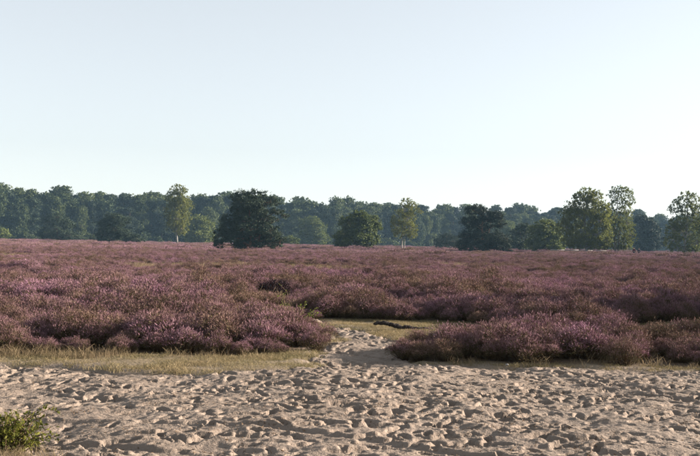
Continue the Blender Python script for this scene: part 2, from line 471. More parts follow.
def heather_meshes(Rd, Ht, nlump, per, ln, wd):
    """a low dome of uneven lumps; each lump a spray of flowering shoots on brown twigs"""
    st, fl = Geo(), Geo()
    for k in range(nlump):
        q = math.sqrt((k + 0.3) / nlump); an = k * 2.4 + rng.uniform(-0.5, 0.5)
        lr = Rd * rng.uniform(0.26, 0.42) * (1.05 if q < 0.8 else 0.85)
        c = np.array([math.cos(an) * q * Rd * 0.85, math.sin(an) * q * Rd * 0.85, Ht * (1 - 0.55 * q ** 2.2) * rng.uniform(0.62, 1.0) - lr * 0.55])
        c[2] = max(c[2], lr * 0.35)
        # twigs from the root stock into the lump
        n = 16
        root_ = np.stack([rng.normal(0, 0.05, n) + c[0] * 0.25, rng.normal(0, 0.05, n) + c[1] * 0.25, np.full(n, -0.03)], 1)
        dv = rng.normal(size=(n, 3)); dv[:, 2] = np.abs(dv[:, 2]); dv /= np.linalg.norm(dv, axis=1)[:, None]
        tip = c + dv * lr * 0.9; mid = root_ * 0.45 + tip * 0.55 + rng.normal(0, 0.02, (n, 3))
        V, F, r = ribbons(np.stack([root_, mid, tip], 1), np.full(n, 0.004 * Rd / 0.4), rng.random(n) * 0.5)
        st.add(V, None, F, r)
        # flowering shoots stand out from the lump; those low on it are leafy and brown
        dv = rng.normal(size=(per, 3)); dv[:, 2] = dv[:, 2] * 0.8 + 0.35; dv /= np.linalg.norm(dv, axis=1)[:, None]
        rad = lr * rng.uniform(0.45, 1.05, per) * (1 + 0.25 * np.sin(dv[:, 0] * 7 + k) * np.sin(dv[:, 1] * 7 + 2 * k))
        p0 = c + dv * rad[:, None] * np.array([1, 1, 0.9])
        ax = dv + rng.normal(size=(per, 3)) * 0.35 + np.array([0, 0, 0.45])
        pink = (dv[:, 2] > -0.15 + rng.normal(0, 0.22, per)) & (rad > lr * 0.62) & (p0[:, 2] > Ht * (0.36 + 0.1 * rng.normal(size=per)))
        L_ = ln * rng.uniform(0.55, 1.5, per); W_ = wd * rng.uniform(0.65, 1.2, per)
        hue = np.clip(rng.random(per) * 0.75 + rng.random() * 0.25, 0, 1)
        ok = p0[:, 2] > 0.02
        a_ = pink & ok; b_ = ~pink & ok
        if a_.any():
            V, F, r = spindles(p0[a_], ax[a_], L_[a_], W_[a_], hue[a_]); fl.add(V, F, None, r)
        if b_.any():
            V, F, r = spindles(p0[b_], ax[b_], L_[b_] * 1.1, W_[b_] * 0.7, rng.uniform(0.2, 0.97, b_.sum())); st.add(V, F, None, r)
    return st, fl
def joined(name, st, fl):
    g = Geo()
    for src in (st, fl):
        b = g.n
        for v, r in zip(src.v, src.r): g.v.append(v); g.r.append(r)
        g.f3 += [f + b for f in src.f3]; g.f4 += [f + b for f in src.f4]; g.n += src.n
    n3s = sum(len(f) for f in st.f3); n3f = sum(len(f) for f in fl.f3); n4 = sum(len(f) for f in g.f4)
    return g.mesh(name, [M['stem'], M['flower']], mi=np.concatenate([np.zeros(n3s), np.ones(n3f), np.zeros(n4)]))
near_kinds = []; near_joined = []; near_dims = []
for q in range(7):
    Rd = rng.uniform(0.36, 0.48); Ht = rng.uniform(0.46, 0.58)
    st, fl = heather_meshes(Rd, Ht, int(rng.integers(13, 19)), 270, 0.043, 0.0048)
    near_kinds.append((st.mesh('heather_stems', [M['stem']]), fl.mesh('heather_flowers', [M['flower']])))
    near_joined.append(joined('heather_clump', st, fl))
far_joined = []
for q in range(4):
    st, fl = heather_meshes(0.95, 0.52, 30, 75, 0.10, 0.019)
    far_joined.append(joined('heather_patch', st, fl))

def jitter_grid(x0, x1, y0, y1, step):
    a, b = np.meshgrid(np.arange(x0, x1, step), np.arange(y0, y1, step), indexing='ij')
    a = a.ravel() + rng.uniform(-0.5, 0.5, a.size) * step; b = b.ravel() + rng.uniform(-0.5, 0.5, b.size) * step
    return a, b
hx, hy = [], []
a, b = jitter_grid(-26, 30, 13, 34, 0.43); m = (a > -0.37 * b - 5) & (a < 0.37 * b + 12); hx.append(a[m]); hy.append(b[m])
a, b = jitter_grid(-56, 62, 34, 125, 0.50); m = (a > -0.37 * b - 6) & (a < 0.37 * b + 12); hx.append(a[m]); hy.append(b[m])
hx = np.concatenate(hx); hy = np.concatenate(hy)
m = heathland(hx, hy)
# bare and grassy gaps between the clumps
gap = fbm(hx * 0.55, hy * 0.42, 13, 2); big_gap = fbm(hx * 0.12, hy * 0.09, 14, 2)
m &= (gap > 0.30) | (hy < 17.5)
m &= (big_gap < 0.70) | (hy < 22) | (rng.random(len(hx)) < 0.3)
m &= ~((np.abs(hx + 1.3) < 0.9) & (np.abs(hy - 25.6) < 0.75)) & (np.hypot(hx + 2.1, hy - 27.4) > 0.75)
hx, hy = hx[m], hy[m]
hs = np.clip(0.30 + 1.35 * fbm(hx * 0.75, hy * 0.6, 15, 2), 0.5, 1.15) * rng.uniform(0.78, 1.15, len(hx))
hs = np.where((hy < 17.2) & (hx > 0.5), np.clip(hs, 0.75, np.where(hx > 1.9, 1.1, 0.92)), np.minimum(hs, 1.2))
edge = np.minimum.reduce([np.where(heathland(hx + dx, hy + dy), 1.0, 0.78) for dx, dy in ((0.4, 0), (-0.4, 0), (0, -0.45))])
hs *= edge
low = fbm(hx * 0.11, hy * 0.055, 11, 2)
hs *= np.where(hy > 21, np.clip(0.55 + 0.9 * low, 0.6, 1.15), 1.0)
hs *= np.where((hy > 19) & (rng.random(len(hx)) < 0.04), 1.3, 1.0)
hs *= np.where((np.abs(hx + 1.35) < 1.1) & (hy > 22) & (hy < 25.5), 0.62, 1.0)
hz = floor_z(hx, hy) - 0.01
hs *= 0.88
hw = hs * rng.uniform(0.85, 1.15, len(hx))
hr = rng.uniform(0, 6.28, len(hx)); hk = rng.integers(0, 7, len(hx))
order = np.argsort(hy)
infr = np.abs(hx) < 0.365 * hy + 0.2
solo = [i for i in order if infr[i]][:296]
solo_set = np.zeros(len(hx), bool); solo_set[solo] = True

def heather_label(x, y, h, k):
    size = 'tall bushy' if h > 0.88 else ('small low' if h < 0.62 else 'rounded')
    tone = ('pale pink', 'mauve', 'faded brownish', 'purple', 'rose', 'dusky purple', 'pinkish brown')[k]
    if y < 17 and x > 0.6:
        w = 'at the path end of the clump' if x < 1.8 else ('facing the sand in the clump right of the path' if y < 14.6 else 'facing the lane in the clump right of the path')
        g = 'heather in the clump right of the sandy path'
    elif y < 15.2:
        w = 'bordering the dry grass strip' if x < -1.7 else 'at the corner of grass strip and path'
        g = 'heather along the dry grass strip'
    elif y < 20.5 and x < 0:
        w = 'beside the green sapling left of the path' if x > -2.2 else ('in the stand behind the grass strip' if y < 17.5 else 'in the open heath beyond the grass strip stand')
        g = 'heather left of the sandy path'
    elif x > 4.2: w, g = 'on the shaded bank behind the grassy lane', 'heather on the shaded bank'
    else: w, g = ('edging the clearing behind the fallen branch' if y < 21.6 else 'further back behind the clearing'), 'heather behind the grass clearing'
    return f'{size} {tone} heather shrub {w}', g
for i in solo:
    lb, gr = heather_label(hx[i], hy[i], hs[i], hk[i])
    o = root('heather_shrub', (hx[i], hy[i], hz[i]), lb, 'heather', gr, hr[i], (hw[i], hw[i], hs[i]))
    sm, fm = near_kinds[hk[i]]
    link('stems', sm, o); link('blossom', fm, o)

# one dead, almost black heather bush out on the heath
st, fl = heather_meshes(0.44, 0.46, 16, 190, 0.05, 0.007)
dead = NT('dead_heather'); dead = dead.principled(dead.ramp(dead.attr('rnd'), [(0.1, (0.012, 0.009, 0.010)), (0.9, (0.045, 0.028, 0.032))]), 0.95, spec=0.05)
o = root('heather_shrub', (-2.1, 27.6, float(floor_z(-2.1, 27.6))), 'dead blackish heather bush behind a patch of straw grass', 'heather', None, 0.4, (1.1, 1.1, 1.38))
link('stems', st.mesh('dead_stems', [dead]), o); link('dead_shoots', fl.mesh('dead_shoots', [dead]), o)

# all further heather: one mass
rest = ~solo_set
P = [np.stack([hx[rest], hy[rest], hz[rest]], 1)]; RO = [np.stack([0 * hx[rest], 0 * hx[rest], hr[rest]], 1)]
SC = [np.stack([hw[rest], hw[rest], hs[rest]], 1)]; IX = [hk[rest]]
a, b = jitter_grid(-175, 185, 124, 430, 1.05); m = np.abs(a) < 0.38 * b + 8; a, b = a[m], b[m]
gp = fbm(a * 0.16, b * 0.07, 13, 2); m = (gp > 0.34) & (gp < 0.75); a, b = a[m], b[m]
n = len(a); s = (0.45 + 0.95 * fbm(a * 0.12, b * 0.05, 15, 2)) * rng.uniform(0.8, 1.2, n) * np.where(rng.random(n) < 0.05, 1.4, 1.0)
P.append(np.stack([a, b, floor_z(a, b) - 0.02], 1)); z0 = np.zeros(n); RO.append(np.stack([z0, z0, rng.uniform(0, 6.28, n)], 1))
SC.append(np.stack([s, s, s], 1)); IX.append(7 + rng.integers(0, 4, n))
scatter('heather_field', np.concatenate(P), np.concatenate(RO), np.concatenate(SC), np.concatenate(IX), near_joined + far_joined,
        'wide field of flowering purple heather stretching to the woods', 'heather')

# ------------------------------------------------------------------ grass
def tuft(n, rad, h0, h1, wd, lean, mat):
    an = rng.uniform(0, 6.28, n); q = np.sqrt(rng.random(n)) * rad
    p0 = np.stack([np.cos(an) * q, np.sin(an) * q, np.full(n, -0.01)], 1)
    h = rng.uniform(h0, h1, n); la = rng.uniform(0, 6.28, n); ll = rng.uniform(0.1, 1, n) * lean * h
    off = np.stack([np.cos(la) * ll, np.sin(la) * ll, h], 1)
    p1 = p0 + off * np.array([0.35, 0.35, 0.6]); p2 = p0 + off
    V, F, r = ribbons(np.stack([p0, p1, p2], 1), np.full(n, wd), rng.random(n))
    g = Geo(); g.add(V, None, F, r)
    return g.mesh('grass_tuft', [mat])
turf_src = [tuft(60, 0.14, 0.012, 0.05, 0.0026, 1.3, M['turf']) for _ in range(3)]
straw_src = [tuft(46, 0.16, 0.025, 0.16, 0.0022, 1.1, M['straw']) for _ in range(3)]
a, b = jitter_grid(-13, 16, 11.2, 24, 0.085)
m = (np.abs(a) < 0.37 * b + 6) & ~heathland(a, b) & (sandness(a, b) < 0.1 - 0.75 * rng.random(len(a)) ** 1.6)
m &= rng.random(len(a)) < np.clip(3.4 * fbm(a * 1.8, b * 1.8, 3, 3) - 0.9, 0.12, 1)
a, b = a[m], b[m]; n = len(a); s = rng.uniform(0.6, 1.35, n); z0 = np.zeros(n)
scatter('turf', np.stack([a, b, floor_z(a, b) - 0.005], 1), np.stack([z0, z0, rng.uniform(0, 6.28, n)], 1), np.stack([s, s, s], 1),
        rng.integers(0, 3, n), turf_src, 'short dry yellowish turf between sand and heather', 'grass')
# tall straw at the foot of the heather and in gaps out on the heath
a, b = jitter_grid(-12, 14, 12.4, 15.0, 0.13)
fr = np.zeros(len(a), bool)
for dy in (0.12, 0.3, 0.5): fr |= heathland(a, b + dy)
m = fr & ~heathland(a, b - 0.15) & (sandness(a, b) < -0.05) & (rng.random(len(a)) < np.where(a < -1.6, 0.8, 0.06) * np.clip(3.2 * fbm(a * 1.1, b * 0.6, 7, 2) - 0.8, 0.2, 1.2))
a1, b1 = a[m], b[m]
a, b = jitter_grid(-40, 40, 20.5, 110, 0.35)
m = (np.abs(a) < 0.37 * b + 2) & heathland(a, b)
gp = fbm(a * 0.55, b * 0.42, 13, 2); bg_ = fbm(a * 0.12, b * 0.09, 14, 2)
m &= ((gp < 0.29) & (rng.random(len(a)) < 0.35)) | ((bg_ > 0.70) & (rng.random(len(a)) < 0.5)) | ((np.abs(a + 1.3) < 0.9) & (np.abs(b - 25.6) < 0.75)) | (rng.random(len(a)) < 0.012)
a2, b2 = a[m], b[m]
a3, b3 = rng.normal(-2.55, 0.28, 60), rng.normal(6.98, 0.13, 60)
a = np.concatenate([a1, a2, a3]); b = np.concatenate([b1, b2, b3]); n = len(a); s = rng.uniform(0.55, 1.25, n); s[len(a1):len(a1) + len(a2)] *= 2.3
s[-60:] *= 0.55
z0 = np.zeros(n)
scatter('straw_grass', np.stack([a, b, floor_z(a, b) - 0.005], 1), np.stack([z0, z0, rng.uniform(0, 6.28, n)], 1), np.stack([s, s, s], 1),
        rng.integers(0, 3, n), straw_src, 'tall straw coloured grass at the foot of the heather', 'grass')
# dark bits of heather litter lying in the hollows of the sand
n = 9000
a = rng.uniform(-6, 6, n); b = rng.uniform(6.5, 13.2, n)
m = (fbm(a * 1.2, b * 1.2, 2, 3) > 0.50) & (sandness(a, b) > 0.1); a, b = a[m], b[m]; n = len(a)
p = np.stack([a, b, sand_z(a, b) + 0.004], 1); dv = rng.normal(size=(n, 3)) * np.array([1, 1, 0.25])
V, F, r = spindles(p, dv, rng.uniform(0.01, 0.05, n), rng.uniform(0.002, 0.006, n), rng.random(n))
g = Geo(); g.add(V, F, None, r)
tag(link('plant_litter', g.mesh('plant_litter', [M['twig']])), 'dark twig bits and plant litter scattered on the sand', 'litter', kind='stuff')

# ------------------------------------------------------------------ leaves
def leaf_cards(p, size, out, rngl, narrow=0.55, bend=True):
    """diamond leaves: (N) centres, half length size, normal bias out"""
    n = len(p)
    nr = rngl.normal(size=(n, 3)) + out; nr /= np.linalg.norm(nr, axis=1)[:, None]
    u = np.cross(nr, rngl.normal(size=(n, 3))); u /= np.linalg.norm(u, axis=1)[:, None]
    w = np.cross(nr, u)
    s = size[:, None]
    V = np.stack([p - u * s, p + w * s * narrow - nr * s * 0.15, p + u * s, p - w * s * narrow - nr * s * 0.15], 1).reshape(-1, 3)
    F = (np.arange(n)[:, None] * 4 + np.arange(4)[None])
    return V, F

# leafy bush in the corner of the sand
def leafy(name, loc, label, cat, ntw, height, spread, nleaf, lsize, mat, seed, arch=0.3, extra=()):
    rl = np.random.default_rng(seed)
    t = root(name, loc, label, cat)
    g = Geo(); tips = []
    for q in range(ntw):
        an = rl.uniform(0, 6.28); r_ = math.sqrt(rl.random()) * spread
        h = height * (1 - 0.45 * (r_ / spread) ** 2) * rl.uniform(0.7, 1.05)
        e = np.array([math.cos(an) * r_, math.sin(an) * r_, h])
        tips.append((np.array([e[0] * 0.25, e[1] * 0.25, -0.02]), np.array([e[0] * 0.55, e[1] * 0.55, h * 0.6]), e))
    for e in extra: tips.append((np.array([e[0] * .2, e[1] * .2, -0.02]), np.array([e[0] * .5, e[1] * .5, e[2] * .75]), np.array(e)))
    for p0, p1, p2 in tips: g.tube([p0, p1, p2], [0.005, 0.0035, 0.0015], 4, False)
    link('stems', g.mesh('bush_stems', [M['twig']]), t)
    w = rl.integers(0, len(tips), nleaf); h = rl.uniform(0.1, 1.02, nleaf)
    T0 = np.array([x[0] for x in tips])[w]; T1 = np.array([x[1] for x in tips])[w]; T2 = np.array([x[2] for x in tips])[w]
    hh = h[:, None]
    p = (1 - hh) ** 2 * T0 + 2 * hh * (1 - hh) * T1 + hh ** 2 * T2 + rl.normal(size=(nleaf, 3)) * lsize * 0.8
    p[:, 2] = np.maximum(p[:, 2], 0.015)
    V, F = leaf_cards(p, lsize * rl.uniform(0.6, 1.25, nleaf), np.array([0, 0, 0.7]), rl, 0.5)
    lg = Geo(); lg.add(V, None, F, np.repeat(rl.random(nleaf), 4))
    link('foliage', lg.mesh('bush_leaves', [mat]), t)
    return t
leafy('leafy_bush', (-2.60, 7.45, float(floor_z(-2.60, 7.45)) - 0.02), 'low yellow green leafy bush growing out of the bare sand', 'bush',
      100, 0.34, 0.41, 2900, 0.018, M['bush'], 5, extra=[(0.34, 0.1, 0.36), (0.28, 0.08, 0.37), (0.38, 0.05, 0.33), (0.33, -0.05, 0.24), (0.3, -0.1, 0.15)])
leafy('bramble_sapling', (-0.98, 18.9, float(floor_z(-0.98, 18.9))), 'small green leaved sapling among heather beside the sandy path', 'sapling',
      12, 0.55, 0.42, 300, 0.024, M['sapling'], 9, extra=[(0.45, -0.5, 0.3), (0.35, -0.7, 0.35), (-0.45, 0.1, 0.85), (0.2, -0.5, 0.5)])
leafy('bramble_sapling', (-1.35, 19.6, float(floor_z(-1.35, 19.6))), 'thin upright green sprig sticking out of the heather left of the path', 'sapling',
      5, 0.75, 0.16, 60, 0.026, M['sapling'], 19)
# tiny green weeds on the sand near the bush
leafy('weed', (-2.0, 7.05, float(floor_z(-2.0, 7.05))), 'tiny green weed sprouting from the sand near the leafy bush', 'weed', 7, 0.05, 0.05, 40, 0.012, M['sapling'], 23)

# ------------------------------------------------------------------ fallen branch on the clearing
rl = np.random.default_rng(31)
lz = float(floor_z(0.9, 18.2))
t = root('fallen_branch', (0.98, 18.1, lz), 'dark charred fallen branch lying on the grass clearing', 'branch')
def lumpy(pts, rad, k=10, sub=5):
    pts = np.array(pts, float); q = np.linspace(0, len(pts) - 1, (len(pts) - 1) * sub + 1)
    p = np.stack([np.interp(q, np.arange(len(pts)), pts[:, c]) for c in range(3)], 1)
    r_ = np.interp(q, np.arange(len(rad)), rad)
    rr = r_[:, None] * (1 + rl.normal(0, 0.06, (len(q), k)))
    p += rl.normal(0, 0.004, p.shape)
    g = Geo(); g.tube(p, rr, k); return g
link('thick_end', lumpy([(-0.50, 0.03, 0.10), (-0.45, 0.02, 0.125), (-0.30, 0.0, 0.125), (-0.17, 0.0, 0.10), (-0.05, 0.0, 0.065), (0.0, -0.01, 0.045), (0.05, -0.01, 0.035)],
                        [0.018, 0.034, 0.038, 0.038, 0.044, 0.042, 0.026], 12, 6).mesh('branch_thick', [M['log']]), t)
link('thin_end', lumpy([(0.0, 0.0, 0.05), (0.09, 0.0, 0.062), (0.16, 0.0, 0.055), (0.26, 0.02, 0.036), (0.36, 0.03, 0.036), (0.46, 0.05, 0.034), (0.60, 0.08, 0.03)],
                       [0.018, 0.034, 0.036, 0.029, 0.027, 0.024, 0.014], 12, 6).mesh('branch_thin', [M['log']]), t)
# small pale stone at the edge of the sand
def stone(loc, r_, label):
    g = Geo(); u = np.linspace(0, math.pi, 7)
    pts = np.stack([0 * u, 0 * u, -np.cos(u) * r_ * 0.6], 1)
    rr = np.sin(u)[:, None] * r_ * (1 + rl.normal(0, 0.12, (7, 9))) + 0.001
    g.tube(pts, rr, 9)
    tag(link('stone', g.mesh('stone', [M['rail']], True), loc=loc), label, 'stone')
stone((2.12, 12.95, float(floor_z(2.12, 12.95)) + 0.015), 0.022, 'small white stone at the foot of the right heather clump')

# ------------------------------------------------------------------ trees
def tree_meshes(lobes, th, tr, leaf, nleaf, leafmat, barkmat, seed, kind, fork=0, lean=(0, 0), skirt=0.05):
    """lobes: (x, y, z, rx, ry, rz) in metres; th trunk height, tr trunk radius"""
    rl = np.random.default_rng(seed)
    L = np.array(lobes, float)
    vol = (L[:, 3] * L[:, 4] * L[:, 5]) ** (2 / 3); vol /= vol.sum()
    g = Geo()
    top = np.array([lean[0] * th, lean[1] * th, th])
    def trunk_pt(h):
        q = h / th
        return np.array([top[0] * q + 0.02 * th * math.sin(q * 5 + seed), top[1] * q, h])
    hs_ = np.linspace(-0.3, th, 9)
    g.tube([trunk_pt(h) for h in hs_], [tr * (1.25 if i == 0 else 1) * (1 - 0.8 * max(h, 0) / th) for i, h in enumerate(hs_)], 7, False)
    for k in range(fork):
        off = np.array([(0.9 + 0.3 * k) * (1 if k % 2 == 0 else -1), 0.4, 0]) * tr * 2.5
        g.tube([off + np.array([0, 0, -0.3]), off * 1.5 + np.array([0, 0, th * 0.35]), off * 2.6 + np.array([0, 0, th * 0.8])], [tr * 0.8, tr * 0.6, tr * 0.15], 6, False)
    cl = Geo()
    Vs, Rs = [], []
    for (cx, cy, cz, rx, ry, rz), wv in zip(L, vol):
        c = np.array([cx, cy, cz]); rad = np.array([rx, ry, rz])
        h0 = np.clip(cz - 0.5 * math.hypot(cx, cy) - 0.2 * rz, 0.12 * th, 0.95 * th)
        p0 = trunk_pt(h0); pm = (p0 + c) / 2 + np.array([0, 0, 0.1 * rz])
        r0 = max(tr * 0.45 * (1 - 0.75 * h0 / th), 0.02)
        g.tube([p0, pm, c], [r0, r0 * 0.7, r0 * 0.35], 5, False)
        nsub = int(np.clip(20 * (rx * ry * rz) ** (1 / 3) + 10, 14, 60) * (1.9 if kind == 'birch' else 1))
        dv = rl.normal(size=(nsub, 3)); dv /= np.linalg.norm(dv, axis=1)[:, None]
        if kind == 'pine': dv[:, 2] = dv[:, 2] * 0.8 + 0.1
        q = rl.uniform(0.3, 1.0, nsub) ** 0.6 * {'birch': 1.2, 'pine': 1.0}.get(kind, 1.08)
        sc_ = c + dv * rad * q[:, None]
        sr = rl.uniform(0.2, 0.5, nsub) * rad.min() * {'pine': 1.15, 'birch': 0.6}.get(kind, 1.05)
        for k in range(0, nsub, 3):
            g.tube([c, (c + sc_[k]) / 2 + rl.normal(size=3) * 0.06 * rad.min(), sc_[k]], [r0 * 0.35, r0 * 0.22, r0 * 0.1], 4, False)
        per = max(4, int(2.0 * nleaf * wv / nsub))
        for k in range(nsub):
            m_ = max(3, int(per * rl.uniform(0.5, 1.5)))
            pp = rl.normal(size=(m_, 3)); pp /= np.linalg.norm(pp, axis=1)[:, None] + 1e-9
            pp *= np.minimum(np.abs(rl.normal(0, 0.62, m_)), 1.15)[:, None] * sr[k] * np.array([1.25, 1.25, {'pine': 0.8, 'birch': 1.15}.get(kind, 0.85)])
            if kind == 'birch': pp[:, 2] -= np.abs(rl.normal(size=m_)) * sr[k] * 0.35
            p = sc_[k] + pp
            ok = p[:, 2] > skirt * rl.uniform(0.75, 1.25, len(p))
            p = p[ok]
            if not len(p): continue
            if kind == 'pine':
                V, F, r = None, None, None
                V, F = leaf_cards(p, leaf * rl.uniform(0.6, 1.4, len(p)), pp[ok] / sr[k] * 0.7 + np.array([0, 0, 0.3]), rl, 0.33)
            else:
                V, F = leaf_cards(p, leaf * rl.uniform(0.6, 1.35, len(p)), pp[ok] / sr[k] * 0.9, rl, 0.62)
            cl.add(V, None, F, np.repeat(np.clip(rl.random(len(p)) * 0.6 + rl.random() * 0.4, 0, 1), 4))
    return g.mesh('trunk_wood', [barkmat], True), cl.mesh('crown_leaves', [leafmat])
def plant_tree(name, px, dist, spec, label, th, tr, leaf, nleaf, leafmat, barkmat, seed, kind, cat='tree', group=None, fork=0, lean=(0, 0), depth=0.85, skirt=0.05):
    """spec lobes in units of the tree's own sketch grid (1 unit = dist/972 m): dx, height, half width, half height"""
    s = dist / 972.0
    rl = np.random.default_rng(seed + 500)
    lobes = []
    for dx, h, rx, rz in spec:
        ry = rx * depth
        lobes.append((dx * s, rl.uniform(-0.5, 0.5) * rx * s, h * s + 0.3, rx * s, ry * s, rz * s * (1.05 if kind == 'pine' else 1.0)))
    x = (px - 350) / 972.0 * dist
    t = root(name, (x, dist, float(base(np.array(x), np.array(dist))) - 0.05), label, cat, group)
    tm, cm = tree_meshes(lobes, th * s, tr, leaf, nleaf, leafmat, barkmat, seed, kind, fork, lean=lean, skirt=skirt)
    link('trunk', tm, t); link('crown', cm, t)
    return t

plant_tree('pine_tree', 250, 150, [(-9, 52, 13, 8), (7, 54, 12, 7), (20, 48, 11, 7), (-13, 41, 12, 7), (5, 41, 12, 8), (26, 39, 9, 4), (35, 35, 5, 2.6), (-22, 29, 12, 7),
      (-4, 29, 14, 8), (16, 30, 13, 6), (-28, 14, 10, 9), (-13, 12, 13, 9), (5, 12, 13, 9), (21, 13, 11, 8), (30, 9, 8, 7), (-31, 5, 7, 6), (14, 4, 14, 6), (-10, 4, 14, 6), (-2, 20, 19, 9), (0, 35, 19, 8), (-20, 20, 13, 8), (20, 20, 12, 8), (0, 46, 16, 7)],
      'broad dark bushy pine standing alone on the heath between birch and oak', 50, 0.26, 0.15, 24000, M['pine'], M['pine_bark'], 101, 'pine', fork=3)
plant_tree('pine_tree', 483, 185, [(-10, 42, 9, 7), (-3, 44, 7, 6), (4, 37, 9, 8), (12, 36, 8, 7), (16, 29, 7, 7), (-13, 30, 9, 8), (0, 27, 12, 9), (-14, 16, 11, 9), (0, 13, 14, 10),
      (14, 14, 11, 9), (24, 12, 5, 7), (-21, 7, 7, 7), (18, 5, 11, 6), (-5, 5, 16, 6), (26, 4, 4, 5)],
      'compact dark pine with two-peaked crown standing free on the heath', 43, 0.28, 0.17, 17000, M['pine'], M['pine_bark'], 102, 'pine', fork=1)
plant_tree('birch_tree', 177, 300, [(1, 54, 8, 5), (-1, 47, 10, 7), (4, 40, 10, 8), (-3, 34, 10, 8), (3, 26, 11, 8), (-2, 20, 8, 7), (5, 15, 6, 5)],
      'slender birch with bare white lower trunk standing before the woods', 55, 0.30, 0.18, 11000, M['birch_y'], M['birch_bark'], 103, 'birch', lean=(0.03, 0))
plant_tree('oak_tree', 358, 210, [(0, 33, 9, 6), (7, 29, 10, 8), (-8, 26, 10, 8), (4, 19, 13, 10), (-13, 15, 10, 9), (14, 26, 8, 8), (10, 9, 11, 8), (-6, 7, 14, 7), (-17, 6, 7, 6), (18, 22, 5, 6)],
      'round yellow-green oak branching to the ground on the open heath', 30, 0.25, 0.20, 12000, M['oak'], M['oak_bark'], 104, 'oak')
plant_tree('birch_tree', 403, 235, [(4, 47, 7, 4), (9, 44, 6, 4), (2, 39, 8, 6), (-4, 33, 7, 7), (5, 31, 8, 7), (-6, 24, 7, 7), (7, 22, 7, 6), (-2, 17, 8, 5), (9, 15, 5, 4), (17, 38, 3, 2), (14, 41, 2.5, 1.5)],
      'thin yellowing birch with forked dark stem base', 48, 0.17, 0.13, 6000, M['birch_y'], M['birch_bark'], 105, 'birch', fork=1)
plant_tree('pine_tree', 447, 290, [(0, 13, 8, 4), (-6, 9, 9, 5), (6, 8, 9, 6), (0, 4, 14, 4)],
      'small spreading dark pine beside the two-peaked pine', 14, 0.2, 0.22, 2600, M['pine'], M['pine_bark'], 106, 'pine')
plant_tree('oak_tree', 521, 260, [(3, 24, 8, 5), (-2, 19, 9, 7), (5, 12, 9, 8), (-6, 9, 7, 6), (0, 5, 10, 5)],
      'dark rounded tree half behind the lighter round oak', 22, 0.2, 0.22, 4500, M['pine'], M['oak_bark'], 107, 'oak')
plant_tree('oak_tree', 545, 235, [(0, 25, 11, 7), (9, 20, 10, 8), (-8, 19, 10, 8), (2, 14, 14, 9), (14, 10, 8, 8), (-10, 8, 9, 7), (5, 5, 14, 5)],
      'broad round oak with foliage to the ground left of the birch pair', 24, 0.25, 0.2, 11000, M['oak'], M['oak_bark'], 108, 'oak')
plant_tree('birch_tree', 586, 195, [(2, 61, 9, 6), (-7, 57, 8, 6), (10, 56, 8, 7), (-12, 48, 9, 7), (2, 48, 11, 9), (13, 44, 10, 8), (-18, 38, 9, 8), (-4, 36, 13, 10), (14, 33, 11, 9),
      (-20, 27, 8, 8), (-6, 23, 14, 10), (13, 21, 12, 10), (-17, 14, 9, 7), (20, 14, 7, 8), (0, 12, 14, 7), (13, 9, 9, 6), (-10, 9, 9, 5), (8, 8, 10, 5), (19, 9, 6, 5)],
      'large full-crowned birch beside the pale rail', 62, 0.27, 0.12, 29000, M['birch'], M['birch_bark'], 109, 'birch', skirt=1.5)
plant_tree('birch_tree', 616, 203, [(2, 65, 7, 4), (9, 62, 7, 5), (-4, 60, 6, 4), (13, 54, 6, 5), (2, 54, 7, 5), (-7, 47, 6, 5), (8, 45, 8, 6), (0, 38, 9, 7), (11, 33, 8, 7), (-7, 28, 8, 7),
      (5, 24, 10, 8), (14, 19, 6, 7), (-6, 15, 7, 6), (7, 12, 9, 6), (0, 7, 7, 4), (12, 7, 6, 4)],
      'tall birch with thin see-through top and two stems right of the full birch', 64, 0.22, 0.12, 10500, M['birch'], M['birch_bark'], 110, 'birch', fork=1, skirt=1.4)
plant_tree('birch_tree', 686, 200, [(2, 60, 8, 5), (8, 55, 7, 6), (-7, 53, 7, 5), (-13, 47, 6, 5), (2, 46, 10, 6), (14, 48, 8, 7), (-8, 34, 9, 7), (5, 35, 12, 8), (-13, 27, 9, 7), (16, 32, 10, 9), (2, 23, 14, 9),
      (-12, 15, 8, 7), (10, 13, 12, 8), (20, 20, 8, 9), (-8, 7, 9, 5), (8, 6, 12, 5)],
      'birch with airy top over dense lower crown standing alone near the walkers', 60, 0.25, 0.12, 15500, M['birch'], M['birch_bark'], 111, 'birch', skirt=1.3)
plant_tree('pine_tree', 115, 255, [(0, 26, 10, 5), (7, 22, 9, 6), (-9, 20, 9, 7), (2, 14, 13, 8), (-12, 9, 9, 7), (12, 8, 10, 7), (22, 5, 9, 5), (0, 4, 18, 5)],
      'wide dark pine with sloping skirt before the woods', 24, 0.3, 0.19, 16000, M['pine'], M['pine_bark'], 112, 'pine')
plant_tree('pine_tree', 57, 310, [(0, 24, 10, 5), (-8, 19, 9, 6), (8, 17, 10, 7), (0, 12, 14, 8), (-12, 7, 9, 6), (12, 6, 10, 6), (0, 4, 16, 5)],
      'dull green pine merging with the woods behind the heath', 22, 0.3, 0.22, 10000, M['pine'], M['pine_bark'], 113, 'pine')
plant_tree('shrub', 3, 350, [(0, 9, 6, 4), (3, 5, 6, 4), (-5, 5, 7, 4)], 'small rounded light green shrub at the foot of the woods', 9, 0.1, 0.26, 1300, M['oak'], M['oak_bark'], 114, 'oak', cat='shrub')
plant_tree('shrub', 290, 330, [(0, 7, 7, 3.5), (4, 4, 6, 4), (-5, 4, 6, 3.5)], 'small green shrub right of the lone bushy pine', 7, 0.1, 0.24, 1300, M['oak'], M['oak_bark'], 115, 'oak', cat='shrub')
